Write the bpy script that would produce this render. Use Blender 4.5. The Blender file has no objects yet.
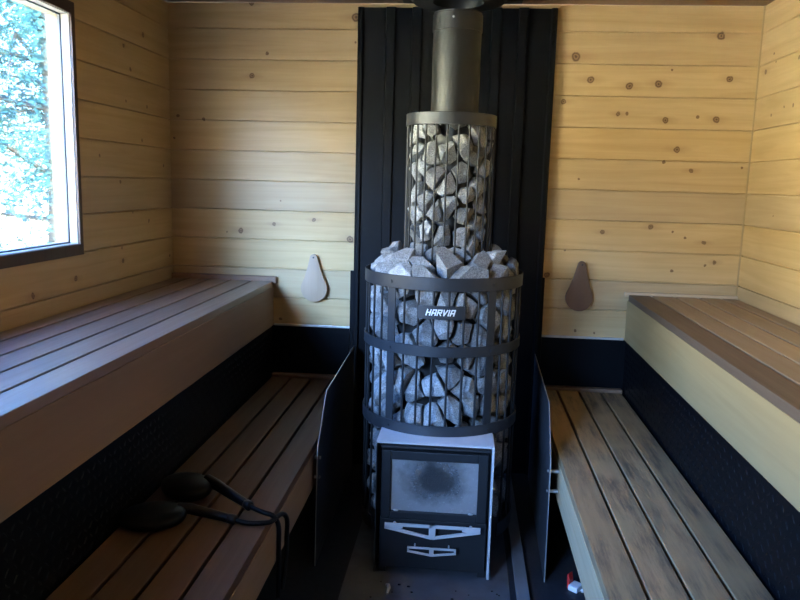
import bpy, bmesh, math, random
import numpy as np
from mathutils import Vector, Matrix

R = math.radians
sc = bpy.context.scene
col = sc.collection

# ------------------------------------------------------------------ helpers
class MB:
    """collects shapes and links them as one mesh object"""
    def __init__(self):
        self.bm = bmesh.new()

    def box(self, x0, x1, y0, y1, z0, z1, bev=0.0, seg=2):
        b = bmesh.new()
        vs = [b.verts.new((x, y, z)) for x in (x0, x1) for y in (y0, y1) for z in (z0, z1)]
        for f in ((0, 1, 3, 2), (4, 6, 7, 5), (0, 4, 5, 1), (2, 3, 7, 6), (0, 2, 6, 4), (1, 5, 7, 3)):
            b.faces.new([vs[i] for i in f])
        if bev > 0:
            bmesh.ops.bevel(b, geom=b.edges[:], offset=bev, segments=seg, profile=0.6, affect='EDGES', clamp_overlap=True)
        self.merge(b)
        return self

    def merge(self, b, M=None):
        if M is not None:
            b.transform(M)
        bmesh.ops.recalc_face_normals(b, faces=b.faces[:])
        me = bpy.data.meshes.new('tmp')
        b.to_mesh(me); b.free()
        self.bm.from_mesh(me)
        bpy.data.meshes.remove(me)

    def prism(self, pts, lo, hi, plane='xz', bev=0.0):
        """polygon pts in a plane extruded along the third axis between lo and hi"""
        b = bmesh.new()
        def P(u, v, w):
            return {'xz': (u, w, v), 'xy': (u, v, w), 'yz': (w, u, v)}[plane]
        a = [b.verts.new(P(u, v, lo)) for u, v in pts]
        c = [b.verts.new(P(u, v, hi)) for u, v in pts]
        n = len(pts)
        b.faces.new(a); b.faces.new(c[::-1])
        for i in range(n):
            b.faces.new((a[i], a[(i + 1) % n], c[(i + 1) % n], c[i]))
        bmesh.ops.recalc_face_normals(b, faces=b.faces[:])
        if bev > 0:
            bmesh.ops.bevel(b, geom=b.edges[:], offset=bev, segments=2, profile=0.6, affect='EDGES', clamp_overlap=True)
        self.merge(b)
        return self

    def cyl(self, p, q, r, n=16, r2=None):
        p, q = Vector(p), Vector(q)
        d = q - p
        b = bmesh.new()
        bmesh.ops.create_cone(b, cap_ends=True, segments=n, radius1=r, radius2=r if r2 is None else r2, depth=d.length)
        M = Matrix.Translation((p + q) / 2) @ d.to_track_quat('Z', 'Y').to_matrix().to_4x4()
        self.merge(b, M)
        return self

    def tube(self, pts, r, n=10):
        """round tube through points; r a number or one per point"""
        pts = [Vector(p) for p in pts]
        rs = r if isinstance(r, (list, tuple)) else [r] * len(pts)
        b = bmesh.new()
        rings = []
        up = Vector((0.13, 0.21, 0.97))
        for i, p in enumerate(pts):
            t = (pts[min(i + 1, len(pts) - 1)] - pts[max(i - 1, 0)]).normalized()
            u = t.cross(up)
            if u.length < 1e-3: u = t.cross(Vector((1, 0, 0)))
            u.normalize(); v = t.cross(u)
            rings.append([b.verts.new(p + rs[i] * (math.cos(2 * math.pi * k / n) * u + math.sin(2 * math.pi * k / n) * v)) for k in range(n)])
        for A, B in zip(rings, rings[1:]):
            for k in range(n):
                b.faces.new((A[k], A[(k + 1) % n], B[(k + 1) % n], B[k]))
        b.faces.new(rings[0]); b.faces.new(rings[-1][::-1])
        self.merge(b)
        return self

    def ring(self, c, ro, ri, z0, z1, n=72, bev=0.0015, a0=0.0, a1=2 * math.pi):
        full = abs(a1 - a0 - 2 * math.pi) < 1e-6
        prof = [(ri, z0), (ro - bev, z0), (ro, z0 + bev), (ro, z1 - bev), (ro - bev, z1), (ri, z1)]
        b = bmesh.new()
        m = n if full else n + 1
        rows = []
        for i in range(m):
            a = a0 + (a1 - a0) * i / n
            rows.append([b.verts.new((c[0] + r * math.cos(a), c[1] + r * math.sin(a), z)) for r, z in prof])
        for i in range(m if full else m - 1):
            A, B = rows[i], rows[(i + 1) % m]
            for k in range(len(prof)):
                k2 = (k + 1) % len(prof)
                b.faces.new((A[k], B[k], B[k2], A[k2]))
        if not full:
            b.faces.new(rows[0]); b.faces.new(rows[-1][::-1])
        self.merge(b)
        return self

    def ball(self, c, r, scale=(1, 1, 1), sub=2):
        b = bmesh.new()
        bmesh.ops.create_icosphere(b, subdivisions=sub, radius=r)
        self.merge(b, Matrix.Translation(c) @ Matrix.Diagonal((*scale, 1)))
        return self

    def build(self, name, m, parent=None, loc=None, smooth=None):
        me = bpy.data.meshes.new(name)
        self.bm.to_mesh(me); self.bm.free()
        me.materials.append(m)
        if smooth is not None:
            me.shade_smooth()
            me.set_sharp_from_angle(angle=R(smooth))
        o = bpy.data.objects.new(name, me)
        col.objects.link(o)
        if parent: o.parent = parent
        if loc: o.location = loc
        return o


def tag(o, label, cat, group=None):
    o['label'] = label; o['category'] = cat
    if group: o['group'] = group
    return o

def structure(o):
    o['kind'] = 'structure'
    return o

def empty(name, loc=(0, 0, 0), rz=0):
    o = bpy.data.objects.new(name, None)
    o.location = loc; o.rotation_euler = (0, 0, rz)
    o.empty_display_size = 0.05
    col.objects.link(o)
    return o

# ------------------------------------------------------------------ materials
class NT:
    def __init__(self, name):
        self.m = bpy.data.materials.new(name); self.m.use_nodes = True
        self.t = self.m.node_tree
        self.b = self.t.nodes['Principled BSDF']
    def n(self, kind, **kw):
        nd = self.t.nodes.new('ShaderNode' + kind)
        for k, v in kw.items():
            if k.startswith('i_'):
                key = k[2:]
                nd.inputs[int(key) if key.isdigit() else key].default_value = v
            else: setattr(nd, k, v)
        return nd
    def l(self, a, b):
        self.t.links.new(a, b)
    def math(self, op, a, b=None, c=None, clamp=False):
        nd = self.n('Math', operation=op, use_clamp=clamp)
        for i, v in enumerate((a, b, c)):
            if v is None: continue
            if isinstance(v, (int, float)): nd.inputs[i].default_value = v
            else: self.l(v, nd.inputs[i])
        return nd.outputs[0]
    def mix(self, f, a, b, mode='MIX'):
        nd = self.n('Mix', data_type='RGBA', blend_type=mode)
        for s, v in ((nd.inputs[0], f), (nd.inputs[6], a), (nd.inputs[7], b)):
            if isinstance(v, (int, float)): s.default_value = v
            elif isinstance(v, tuple): s.default_value = (*v, 1) if len(v) == 3 else v
            else: self.l(v, s)
        return nd.outputs[2]
    def ramp(self, f, stops):
        nd = self.n('ValToRGB')
        el = nd.color_ramp.elements
        while len(el) < len(stops): el.new(0.5)
        for e, (p, c) in zip(el, stops):
            e.position = p; e.color = (*c, 1) if isinstance(c, tuple) else (c, c, c, 1)
        self.l(f, nd.inputs[0])
        return nd.outputs[0]
    def bump(self, h, strength=0.3, dist=0.002):
        nd = self.n('Bump'); nd.inputs['Strength'].default_value = strength; nd.inputs['Distance'].default_value = dist
        self.l(h, nd.inputs['Height']); self.l(nd.outputs[0], self.b.inputs['Normal'])
    def set(self, **kw):
        names = dict(color='Base Color', rough='Roughness', metal='Metallic', spec='Specular IOR Level', coat='Coat Weight', coatr='Coat Roughness')
        for k, v in kw.items():
            s = self.b.inputs[names[k]]
            if isinstance(v, (int, float)): s.default_value = v
            elif isinstance(v, tuple): s.default_value = (*v, 1)
            else: self.l(v, s)
        return self

def plain(name, c, rough=0.5, metal=0.0, spec=0.5, noise=0.0, nscale=30.0, bump=0.0):
    t = NT(name); t.set(rough=rough, metal=metal, spec=spec)
    tc = t.n('TexCoord')
    nz = t.n('TexNoise', i_Scale=nscale, i_Detail=4.0); t.l(tc.outputs['Object'], nz.inputs['Vector'])
    f = t.math('MULTIPLY_ADD', nz.outputs[0], 2 * noise, 1 - noise)
    t.set(color=t.mix(1.0, c, t.comb(f) if hasattr(t, 'comb') else f, 'MULTIPLY'))
    if bump: t.bump(nz.outputs[0], bump, 0.001)
    return t.m

def wood(name, base, dark, axis='y', grain=0.5, rough=0.45, spec=0.5, wear=None, scale=1.0, vary=0.25):
    """planed board: grain runs along axis; tint varies from board to board"""
    t = NT(name); t.set(spec=spec)
    tc = t.n('TexCoord'); oi = t.n('ObjectInfo')
    off = t.n('VectorMath', operation='SCALE'); off.inputs[0].default_value = (7.3, 3.1, 5.7); t.l(oi.outputs['Random'], off.inputs['Scale'])
    ad = t.n('VectorMath', operation='ADD'); t.l(tc.outputs['Object'], ad.inputs[0]); t.l(off.outputs[0], ad.inputs[1])
    mp = t.n('Mapping'); t.l(ad.outputs[0], mp.inputs['Vector'])
    s = [38 * scale] * 3; s['xyz'.index(axis)] = 1.6 * scale
    mp.inputs['Scale'].default_value = s
    nz = t.n('TexNoise', i_Scale=1.0, i_Detail=6.0, i_Roughness=0.65, i_Distortion=0.6); t.l(mp.outputs[0], nz.inputs['Vector'])
    fine = t.n('TexNoise', i_Scale=4.0, i_Detail=3.0); t.l(mp.outputs[0], fine.inputs['Vector'])
    g = t.ramp(nz.outputs[0], [(0.32, 0.0), (0.68, 1.0)])
    g2 = t.math('MULTIPLY_ADD', fine.outputs[0], 0.5, t.math('MULTIPLY', g, 0.6), clamp=True)
    c = t.mix(t.math('MULTIPLY', g2, grain), base, dark)
    v = t.math('MULTIPLY_ADD', oi.outputs['Random'], vary, 1 - vary / 2)
    hv = t.n('HueSaturation'); t.l(c, hv.inputs['Color']); t.l(v, hv.inputs['Value'])
    c = hv.outputs[0]
    if wear:
        mw = t.n('Mapping'); t.l(ad.outputs[0], mw.inputs['Vector'])
        sw = [42] * 3; sw['xyz'.index(axis)] = 4; mw.inputs['Scale'].default_value = sw
        wn = t.n('TexNoise', i_Scale=1.0, i_Detail=8.0, i_Roughness=0.75); t.l(mw.outputs[0], wn.inputs['Vector'])
        pn = t.n('TexNoise', i_Scale=5.0, i_Detail=2.0); t.l(ad.outputs[0], pn.inputs['Vector'])
        wf = t.math('MULTIPLY', t.ramp(wn.outputs[0], [(0.42, 0.0), (0.62, 1.0)]), t.ramp(pn.outputs[0], [(0.38, 0.15), (0.6, 1.0)]))
        c = t.mix(wf, c, wear)
    t.set(color=c, rough=t.math('MULTIPLY_ADD', g2, 0.15, rough))
    t.bump(g2, 0.12, 0.0012)
    return t.m

PITCH, BZ = 0.1255, 0.615          # wall boards: pitch and one joint height
def knots_material(name, ax, knots, base, alt):
    """knotty pine boards on a wall; ax is the horizontal axis, knots are (u, z, radius)"""
    t = NT(name)
    tc = t.n('TexCoord')
    sp = t.n('SeparateXYZ'); t.l(tc.outputs['Object'], sp.inputs[0])
    u, z = sp.outputs['XY'.index(ax.upper())], sp.outputs[2]
    bi = t.math('FLOOR', t.math('DIVIDE', t.math('SUBTRACT', z, BZ), PITCH))
    wn = t.n('TexWhiteNoise', noise_dimensions='1D'); t.l(bi, wn.inputs['W'])
    cb = t.n('CombineXYZ'); t.l(t.math('MULTIPLY', u, 1.0), cb.inputs[0]); t.l(t.math('MULTIPLY', bi, 3.7), cb.inputs[1]); t.l(z, cb.inputs[2])
    mp = t.n('Mapping'); t.l(cb.outputs[0], mp.inputs['Vector']); mp.inputs['Scale'].default_value = (1.3, 1, 26)
    nz = t.n('TexNoise', i_Scale=1.0, i_Detail=6.0, i_Roughness=0.6, i_Distortion=0.9); t.l(mp.outputs[0], nz.inputs['Vector'])
    mp2 = t.n('Mapping'); t.l(cb.outputs[0], mp2.inputs['Vector']); mp2.inputs['Scale'].default_value = (3, 1, 9)
    bl = t.n('TexNoise', i_Scale=1.0, i_Detail=3.0); t.l(mp2.outputs[0], bl.inputs['Vector'])
    c = t.mix(t.ramp(nz.outputs[0], [(0.35, 0.0), (0.7, 1.0)]), base, alt)
    c = t.mix(t.math('MULTIPLY', t.ramp(bl.outputs[0], [(0.45, 0.0), (0.75, 1.0)]), 0.35), c, tuple(k * 0.8 for k in alt))
    hv = t.n('HueSaturation'); t.l(c, hv.inputs['Color']); t.l(t.math('MULTIPLY_ADD', wn.outputs[0], 0.2, 0.9), hv.inputs['Value'])
    t.l(t.math('MULTIPLY_ADD', wn.outputs[0], 0.12, 0.94), hv.inputs['Saturation'])
    c = hv.outputs[0]
    # knots, a little wobbly
    wob = t.n('TexNoise', i_Scale=45.0, i_Detail=2.0); t.l(tc.outputs['Object'], wob.inputs['Vector'])
    flat = t.n('CombineXYZ'); t.l(u, flat.inputs[0]); t.l(z, flat.inputs[2])
    sh = t.n('VectorMath', operation='MULTIPLY_ADD')
    t.l(wob.outputs['Color'], sh.inputs[0]); sh.inputs[1].default_value = (0.012, 0, 0.012); t.l(flat.outputs[0], sh.inputs[2])
    d = h = None
    for (ku, kz, kr) in knots:
        ds = t.n('VectorMath', operation='DISTANCE'); t.l(sh.outputs[0], ds.inputs[0]); ds.inputs[1].default_value = (ku + .006, 0, kz + .006)
        q = t.math('DIVIDE', ds.outputs['Value'], kr * 0.8)
        d = q if d is None else t.math('MINIMUM', d, q)
    for (ku, kz, kr) in [k for k in knots if k[2] > 0.009]:
        ds = t.n('VectorMath', operation='SUBTRACT'); t.l(sh.outputs[0], ds.inputs[0]); ds.inputs[1].default_value = (ku + .006, 0, kz + .006)
        dm = t.n('VectorMath', operation='MULTIPLY'); t.l(ds.outputs[0], dm.inputs[0]); dm.inputs[1].default_value = (0.3, 1, 1.0)
        ln = t.n('VectorMath', operation='LENGTH'); t.l(dm.outputs[0], ln.inputs[0])
        q = t.math('DIVIDE', ln.outputs['Value'], kr * 0.7)
        h = q if h is None else t.math('MINIMUM', h, q)
    c = t.mix(t.ramp(t.math('DIVIDE', h, 2.0), [(0.2, 0.4), (1.0, 0.0)]), c, (0.36, 0.2, 0.085))
    c = t.mix(t.ramp(t.math('DIVIDE', d, 1.25), [(0.72, 1.0), (0.95, 0.0)]), c,
              t.ramp(t.math('DIVIDE', d, 1.25), [(0.15, (0.13, 0.07, 0.03)), (0.4, (0.36, 0.21, 0.09)), (0.58, (0.15, 0.083, 0.037)), (0.85, (0.2, 0.11, 0.05))]))
    t.set(color=c, rough=0.42, spec=0.4)
    t.bump(nz.outputs[0], 0.08, 0.001)
    return t.m

KB = [(0.563, 1.775, 0.021), (0.628, 1.686, 0.0168), (0.784, 1.664, 0.0168), (0.898, 1.673, 0.0168), (1.174, 1.697, 0.0147), (0.946, 1.728, 0.0063), (0.524, 1.598, 0.0126), (0.746, 1.553, 0.0105), (0.782, 1.554, 0.0084), (0.936, 1.532, 0.0147), (1.062, 1.547, 0.0084), (1.137, 1.537, 0.0147), (0.991, 1.416, 0.0147), (0.944, 1.365, 0.0084), (1.054, 1.332, 0.0105), (1.253, 1.348, 0.0063), (0.606, 1.287, 0.0063), (1.125, 1.861, 0.0189), (0.715, 1.071, 0.0105), (0.911, 1.098, 0.0126), (1.001, 1.083, 0.005), (1.053, 1.058, 0.0063), (1.131, 1.041, 0.0105), (0.567, 0.989, 0.005), (0.63, 0.647, 0.0063), (0.71, 0.642, 0.0055), (1.181, 0.96, 0.0097), (1.144, 0.945, 0.0063), (1.012, 0.919, 0.0076), (0.498, 0.882, 0.0147), (-0.777, 1.974, 0.0126), (-0.712, 1.772, 0.0084), (-0.338, 1.92, 0.021), (-0.338, 1.821, 0.005), (-0.777, 1.68, 0.0126), (-1.103, 1.512, 0.0084), (-0.989, 1.499, 0.0084), (-1.122, 1.417, 0.0067), (-0.831, 1.028, 0.0134), (-0.683, 1.061, 0.0097), (-0.507, 1.084, 0.0097), (-0.348, 1.005, 0.0168), (-0.892, 1.019, 0.0046), (-1.151, 0.909, 0.0084), (-0.653, 1.161, 0.0042), (-0.653, 0.644, 0.0084)]
KL = [(-0.421, 1.725, 0.0105), (-0.371, 1.647, 0.0084), (-0.251, 1.795, 0.0105), (-0.416, 1.527, 0.0063), (-0.231, 1.524, 0.0084), (-0.286, 1.39, 0.0076), (-0.633, 1.318, 0.0063), (-0.081, 1.296, 0.0076), (-0.482, 1.228, 0.0084), (-0.242, 1.074, 0.0084), (-0.385, 1.111, 0.0055), (-0.481, 0.933, 0.0105), (-0.825, 0.908, 0.0105), (-0.036, 0.912, 0.0071), (-0.486, 0.982, 0.0063), (-1.075, 0.887, 0.0105)]
KR = [(0.036, 1.97, 0.0042), (-0.136, 1.773, 0.0063), (-0.07, 1.715, 0.0126), (-0.163, 1.738, 0.0063), (-0.362, 1.723, 0.0084), (-0.279, 1.562, 0.0063), (-0.167, 1.543, 0.0063), (-0.355, 1.561, 0.0084), (-0.283, 1.167, 0.0042), (-0.9, 1.3, 0.012), (-1.3, 1.62, 0.012)]

PINE_A, PINE_B = (0.60, 0.43, 0.22), (0.5, 0.335, 0.155)
M = {}
M['pine_back'] = knots_material('pine_back', 'x', KB, PINE_A, PINE_B)
M['pine_left'] = knots_material('pine_left', 'y', KL, PINE_A, PINE_B)
M['pine_right'] = knots_material('pine_right', 'y', KR, PINE_A, PINE_B)
M['pine_ceiling'] = wood('pine_ceiling', (0.3, 0.18, 0.1), (0.22, 0.125, 0.065), 'x')
M['pine_trim'] = wood('pine_trim', (0.44, 0.32, 0.16), (0.36, 0.24, 0.11), 'z', vary=0.05)
M['pale_trim'] = wood('pale_trim', (0.42, 0.39, 0.34), (0.35, 0.31, 0.26), 'z', vary=0.05)
M['brown_trim'] = wood('brown_trim', (0.085, 0.045, 0.028), (0.05, 0.026, 0.016), 'z', vary=0.05)
M['seat_left_up'] = wood('seat_left_up', (0.25, 0.155, 0.105), (0.16, 0.095, 0.06), 'y', rough=0.3, spec=1.0)
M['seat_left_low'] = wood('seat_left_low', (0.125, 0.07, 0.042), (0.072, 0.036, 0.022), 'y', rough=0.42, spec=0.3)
M['seat_right_up'] = wood('seat_right_up', (0.37, 0.265, 0.165), (0.24, 0.16, 0.095), 'y', rough=0.45, vary=0.2)
M['seat_right_edge'] = wood('seat_right_edge', (0.15, 0.10, 0.065), (0.095, 0.06, 0.038), 'y', rough=0.5, vary=0.02)
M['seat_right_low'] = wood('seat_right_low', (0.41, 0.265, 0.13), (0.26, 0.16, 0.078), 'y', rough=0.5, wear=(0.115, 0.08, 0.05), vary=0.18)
M['fascia_left'] = wood('fascia_left', (0.27, 0.18, 0.125), (0.21, 0.135, 0.09), 'y', grain=0.4, scale=0.5, vary=0.04)
M['fascia_right'] = wood('fascia_right', (0.43, 0.315, 0.15), (0.31, 0.22, 0.1), 'y', grain=0.6, scale=0.4, vary=0.04)
M['fascia_weathered'] = wood('fascia_weathered', (0.62, 0.46, 0.27), (0.38, 0.27, 0.15), 'y', grain=0.8, scale=0.6, vary=0.04)
M['strip_brown'] = wood('strip_brown', (0.3, 0.17, 0.1), (0.2, 0.11, 0.06), 'x', vary=0.04)
M['strip_pale'] = wood('strip_pale', (0.6, 0.46, 0.3), (0.46, 0.32, 0.18), 'x', vary=0.04)
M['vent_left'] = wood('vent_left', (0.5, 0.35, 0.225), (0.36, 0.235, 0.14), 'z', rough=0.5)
M['vent_shaded'] = wood('vent_shaded', (0.17, 0.095, 0.055), (0.11, 0.06, 0.033), 'z', rough=0.5)  # colour darkened for the stove shadow the cover hangs in
M['black_sheet'] = plain('black_sheet', (0.004, 0.0046, 0.006), 0.42, 0.0, 0.14, 0.1)
M['black_plate'] = plain('black_plate', (0.003, 0.0035, 0.005), 0.4, 0.0, 0.16, 0.1)
M['cage_steel'] = plain('cage_steel', (0.034, 0.036, 0.040), 0.42, 0.3, 0.5, 0.15)
M['bar_steel'] = plain('bar_steel', (0.013, 0.0135, 0.015), 0.5, 0.2, 0.5, 0.1)
M['flue_steel'] = plain('flue_steel', (0.014, 0.015, 0.015), 0.42, 0.25, 0.5, 0.1, 20)
M['collar_steel'] = plain('collar_steel', (0.009, 0.009, 0.009), 0.5)
M['stove_black'] = plain('stove_black', (0.012, 0.013, 0.015), 0.45, 0.0, 0.5, 0.15)
M['dark_inner'] = plain('dark_inner', (0.006, 0.006, 0.006), 0.8)
M['light_steel'] = plain('light_steel', (0.62, 0.63, 0.66), 0.42, 0.25, 0.5, 0.12, 25)
M['panel_steel'] = plain('panel_steel', (0.055, 0.06, 0.072), 0.45, 0.2, 0.5, 0.15, 10)
M['edge_steel'] = plain('edge_steel', (0.5, 0.5, 0.5), 0.35, 0.7, 0.5, 0.1)
M['alu_strip'] = plain('alu_strip', (0.6, 0.59, 0.56), 0.4, 0.4, 0.5, 0.1)
M['floor_dark'] = plain('floor_dark', (0.018, 0.02, 0.026), 0.6, 0.0, 0.4, 0.5, 60, 0.3)
M['floor_plate'] = plain('floor_plate', (0.095, 0.1, 0.115), 0.6, 0.1, 0.4, 0.35, 18, 0.1)
M['floor_strip'] = plain('floor_strip', (0.17, 0.18, 0.2), 0.55, 0.1, 0.4, 0.2, 18)
M['charcoal'] = plain('charcoal', (0.01, 0.01, 0.01), 0.9)
M['pale_chip'] = plain('pale_chip', (0.4, 0.36, 0.3), 0.8)
M['black_rubber'] = plain('black_rubber', (0.003, 0.003, 0.0035), 0.4, 0.0, 0.18)
M['black_plastic'] = plain('black_plastic', (0.005, 0.005, 0.006), 0.28, 0.0, 0.3)
M['red_plastic'] = plain('red_plastic', (0.6, 0.03, 0.025), 0.4)
M['white_plastic'] = plain('white_plastic', (0.75, 0.76, 0.78), 0.4)
M['white_paint'] = plain('white_paint', (0.8, 0.8, 0.8), 0.5)
M['gasket'] = plain('gasket', (0.10, 0.11, 0.12), 0.5)
M['bark'] = plain('bark', (0.04, 0.037, 0.036), 0.9, 0, 0.2, 0.5, 12)
M['bounce_ground'] = plain('bounce_ground', (0.80, 0.72, 0.46), 0.95, 0, 0.2, 0.5, 3)
M['ground'] = plain('ground', (0.36, 0.33, 0.25), 0.95, 0, 0.2, 0.6, 3)

def stone_material():
    t = NT('stone'); tc = t.n('TexCoord'); oi = t.n('ObjectInfo')
    a = t.n('TexNoise', i_Scale=230.0, i_Detail=3.0, i_Roughness=0.7); t.l(tc.outputs['Object'], a.inputs['Vector'])
    b = t.n('TexNoise', i_Scale=28.0, i_Detail=6.0, i_Roughness=0.65); t.l(tc.outputs['Object'], b.inputs['Vector'])
    c = t.ramp(a.outputs[0], [(0.34, (0.12, 0.12, 0.12)), (0.46, (0.31, 0.31, 0.31)), (0.62, (0.46, 0.46, 0.46))])
    c = t.mix(t.ramp(b.outputs[0], [(0.35, 0.75), (0.62, 0.0)]), c, (0.2, 0.2, 0.195))
    hv = t.n('HueSaturation'); t.l(c, hv.inputs['Color']); t.l(t.math('MULTIPLY_ADD', oi.outputs['Random'], 0.6, 0.58), hv.inputs['Value'])
    t.set(color=hv.outputs[0], rough=0.85, spec=0.25)
    h = t.math('MULTIPLY_ADD', b.outputs[0], 1.6, t.math('MULTIPLY', a.outputs[0], 0.35))
    t.bump(h, 0.75, 0.004)
    return t.m
M['stone'] = stone_material()

def glass_material():
    t = NT('clear_glass'); nt = t.t
    out = nt.nodes['Material Output']
    tr = t.n('BsdfTransparent'); tr.inputs[0].default_value = (0.94, 0.97, 0.96, 1)
    gl = t.n('BsdfGlossy'); gl.inputs['Roughness'].default_value = 0.03
    fr = t.n('Fresnel'); fr.inputs[0].default_value = 1.45
    geo = t.n('NewGeometry')
    mx = t.n('MixShader'); t.l(t.math('MULTIPLY', fr.outputs[0], 0.6), mx.inputs[0]); t.l(tr.outputs[0], mx.inputs[1]); t.l(gl.outputs[0], mx.inputs[2])
    t.l(mx.outputs[0], out.inputs['Surface'])
    return t.m
M['glass'] = glass_material()

def sooty_glass():
    """fire-door glass: ash film, cleaner and darker in the middle"""
    t = NT('sooty_glass'); out = t.t.nodes['Material Output']
    tc = t.n('TexCoord')
    mp = t.n('Mapping'); t.l(tc.outputs['Object'], mp.inputs['Vector']); mp.inputs['Location'].default_value = (-0.005, 0, -0.33); 
    sc_ = t.n('VectorMath', operation='MULTIPLY'); t.l(mp.outputs[0], sc_.inputs[0]); sc_.inputs[1].default_value = (8.2, 0, 10.5)
    nz = t.n('TexNoise', i_Scale=16.0, i_Detail=7.0, i_Roughness=0.7); t.l(tc.outputs['Object'], nz.inputs['Vector'])
    ln = t.n('VectorMath', operation='LENGTH'); t.l(sc_.outputs[0], ln.inputs[0])
    dd = t.math('ADD', ln.outputs['Value'], t.math('MULTIPLY_ADD', nz.outputs[0], 0.9, -0.45))
    film = t.ramp(dd, [(0.4, 0.12), (1.05, 0.8)])
    fn = t.n('TexNoise', i_Scale=120.0, i_Detail=3.0, i_Roughness=0.8); t.l(tc.outputs['Object'], fn.inputs['Vector'])
    spk = t.ramp(fn.outputs[0], [(0.6, 0.0), (0.7, 0.5)])
    f = t.math('ADD', film, t.math('MULTIPLY', spk, nz.outputs[0]), clamp=True)
    tr = t.n('BsdfTransparent'); tr.inputs[0].default_value = (0.5, 0.5, 0.5, 1)
    gl = t.n('BsdfGlossy'); gl.inputs['Roughness'].default_value = 0.08; gl.inputs[0].default_value = (0.9, 0.9, 0.9, 1)
    df = t.n('BsdfDiffuse'); df.inputs[0].default_value = (0.3, 0.3, 0.31, 1)
    m1 = t.n('MixShader'); t.l(f, m1.inputs[0]); t.l(tr.outputs[0], m1.inputs[1]); t.l(df.outputs[0], m1.inputs[2])
    fr = t.n('Fresnel'); fr.inputs[0].default_value = 1.5
    m2 = t.n('MixShader'); t.l(fr.outputs[0], m2.inputs[0]); t.l(m1.outputs[0], m2.inputs[1]); t.l(gl.outputs[0], m2.inputs[2])
    t.l(m2.outputs[0], out.inputs['Surface'])
    return t.m
M['sooty_glass'] = sooty_glass()

def leaf_material(name, c1, c2, transl):
    t = NT(name); out = t.t.nodes['Material Output']
    tc = t.n('TexCoord')
    nz = t.n('TexNoise', i_Scale=1.6, i_Detail=5.0); t.l(tc.outputs['Object'], nz.inputs['Vector'])
    c = t.mix(t.ramp(nz.outputs[0], [(0.4, 0.0), (0.6, 1.0)]), c1, c2)
    d = t.n('BsdfDiffuse'); t.l(c, d.inputs[0])
    tl = t.n('BsdfTranslucent'); t.l(c, tl.inputs[0])
    m = t.n('MixShader'); m.inputs[0].default_value = transl; t.l(d.outputs[0], m.inputs[1]); t.l(tl.outputs[0], m.inputs[2])
    t.l(m.outputs[0], out.inputs['Surface'])
    return t.m
M['leaf_teal'] = leaf_material('leaf_teal', (0.026, 0.095, 0.12), (0.045, 0.13, 0.135), 0.35)
M['leaf_green'] = leaf_material('leaf_green', (0.045, 0.10, 0.05), (0.025, 0.085, 0.075), 0.35)

# ------------------------------------------------------------------ room measures (metres)
XL, XR = -1.138, 1.283
YF = -5.3                     # wall behind the camera
ZC = 1.975
WY0, WY1, WZ0, WZ1 = -3.05, -0.80, 1.02, 1.758   # window opening
GD = 0.007                    # groove depth

def board_profile(z0, z1):
    """(depth, z) polyline of the boarding between two heights: a V joint at each board edge"""
    pts = [(0.0, z0)]
    k0 = math.floor((z0 - BZ) / PITCH) - 1
    for k in range(k0, k0 + 30):
        j = BZ + k * PITCH
        if z0 + 0.004 < j < z1 - 0.006:
            pts += [(0.0, j - 0.0028), (GD, j - 0.0016), (GD, j + 0.0012), (0.0, j + 0.0045)]
    pts.append((0.0, z1))
    return pts

def boarding(mb, ax, plane, sign, u0, u1, z0, z1, thick=0.07):
    """boards on plane (x or y = plane); sign points from the room into the wall"""
    prof = board_profile(z0, z1)
    poly = [(plane + sign * d, z) for d, z in prof] + [(plane + sign * thick, z1), (plane + sign * thick, z0)]
    b = bmesh.new()
    def P(w, z, u): return (w, u, z) if ax == 'y' else (u, w, z)
    A = [b.verts.new(P(w, z, u0)) for w, z in poly]
    B = [b.verts.new(P(w, z, u1)) for w, z in poly]
    n = len(poly)
    for i in range(n):
        b.faces.new((A[i], A[(i + 1) % n], B[(i + 1) % n], B[i]))
    b.faces.new(A); b.faces.new(B[::-1])
    mb.merge(b)

mb = MB(); boarding(mb, 'x', 0.0, 1, XL - 0.07, XR + 0.07, 0.0, ZC)
structure(mb.build('wall_back', M['pine_back']))
mb = MB()
boarding(mb, 'y', XL, -1, WY1, 0.0, 0.0, ZC)
boarding(mb, 'y', XL, -1, -3.2, WY0, 0.0, ZC)
boarding(mb, 'y', XL, -1, YF, -4.95, 0.0, ZC)
boarding(mb, 'y', XL, -1, -4.95, -3.2, 0.0, 0.85)
boarding(mb, 'y', XL, -1, -4.95, -3.2, 1.86, ZC)
boarding(mb, 'y', XL, -1, WY0, WY1, 0.0, WZ0)
boarding(mb, 'y', XL, -1, WY0, WY1, WZ1, ZC)
structure(mb.build('wall_left', M['pine_left']))
mb = MB(); boarding(mb, 'y', XR, 1, -1.6, 0.0, 0.0, ZC)
structure(mb.build('wall_right', M['pine_right']))
# unseen nearer wall, made dark to cut bounce light on the left wall
mb = MB(); boarding(mb, 'y', XR, 1, YF, -1.6, 0.0, ZC)
structure(mb.build('wall_right', M['brown_trim']))
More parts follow.
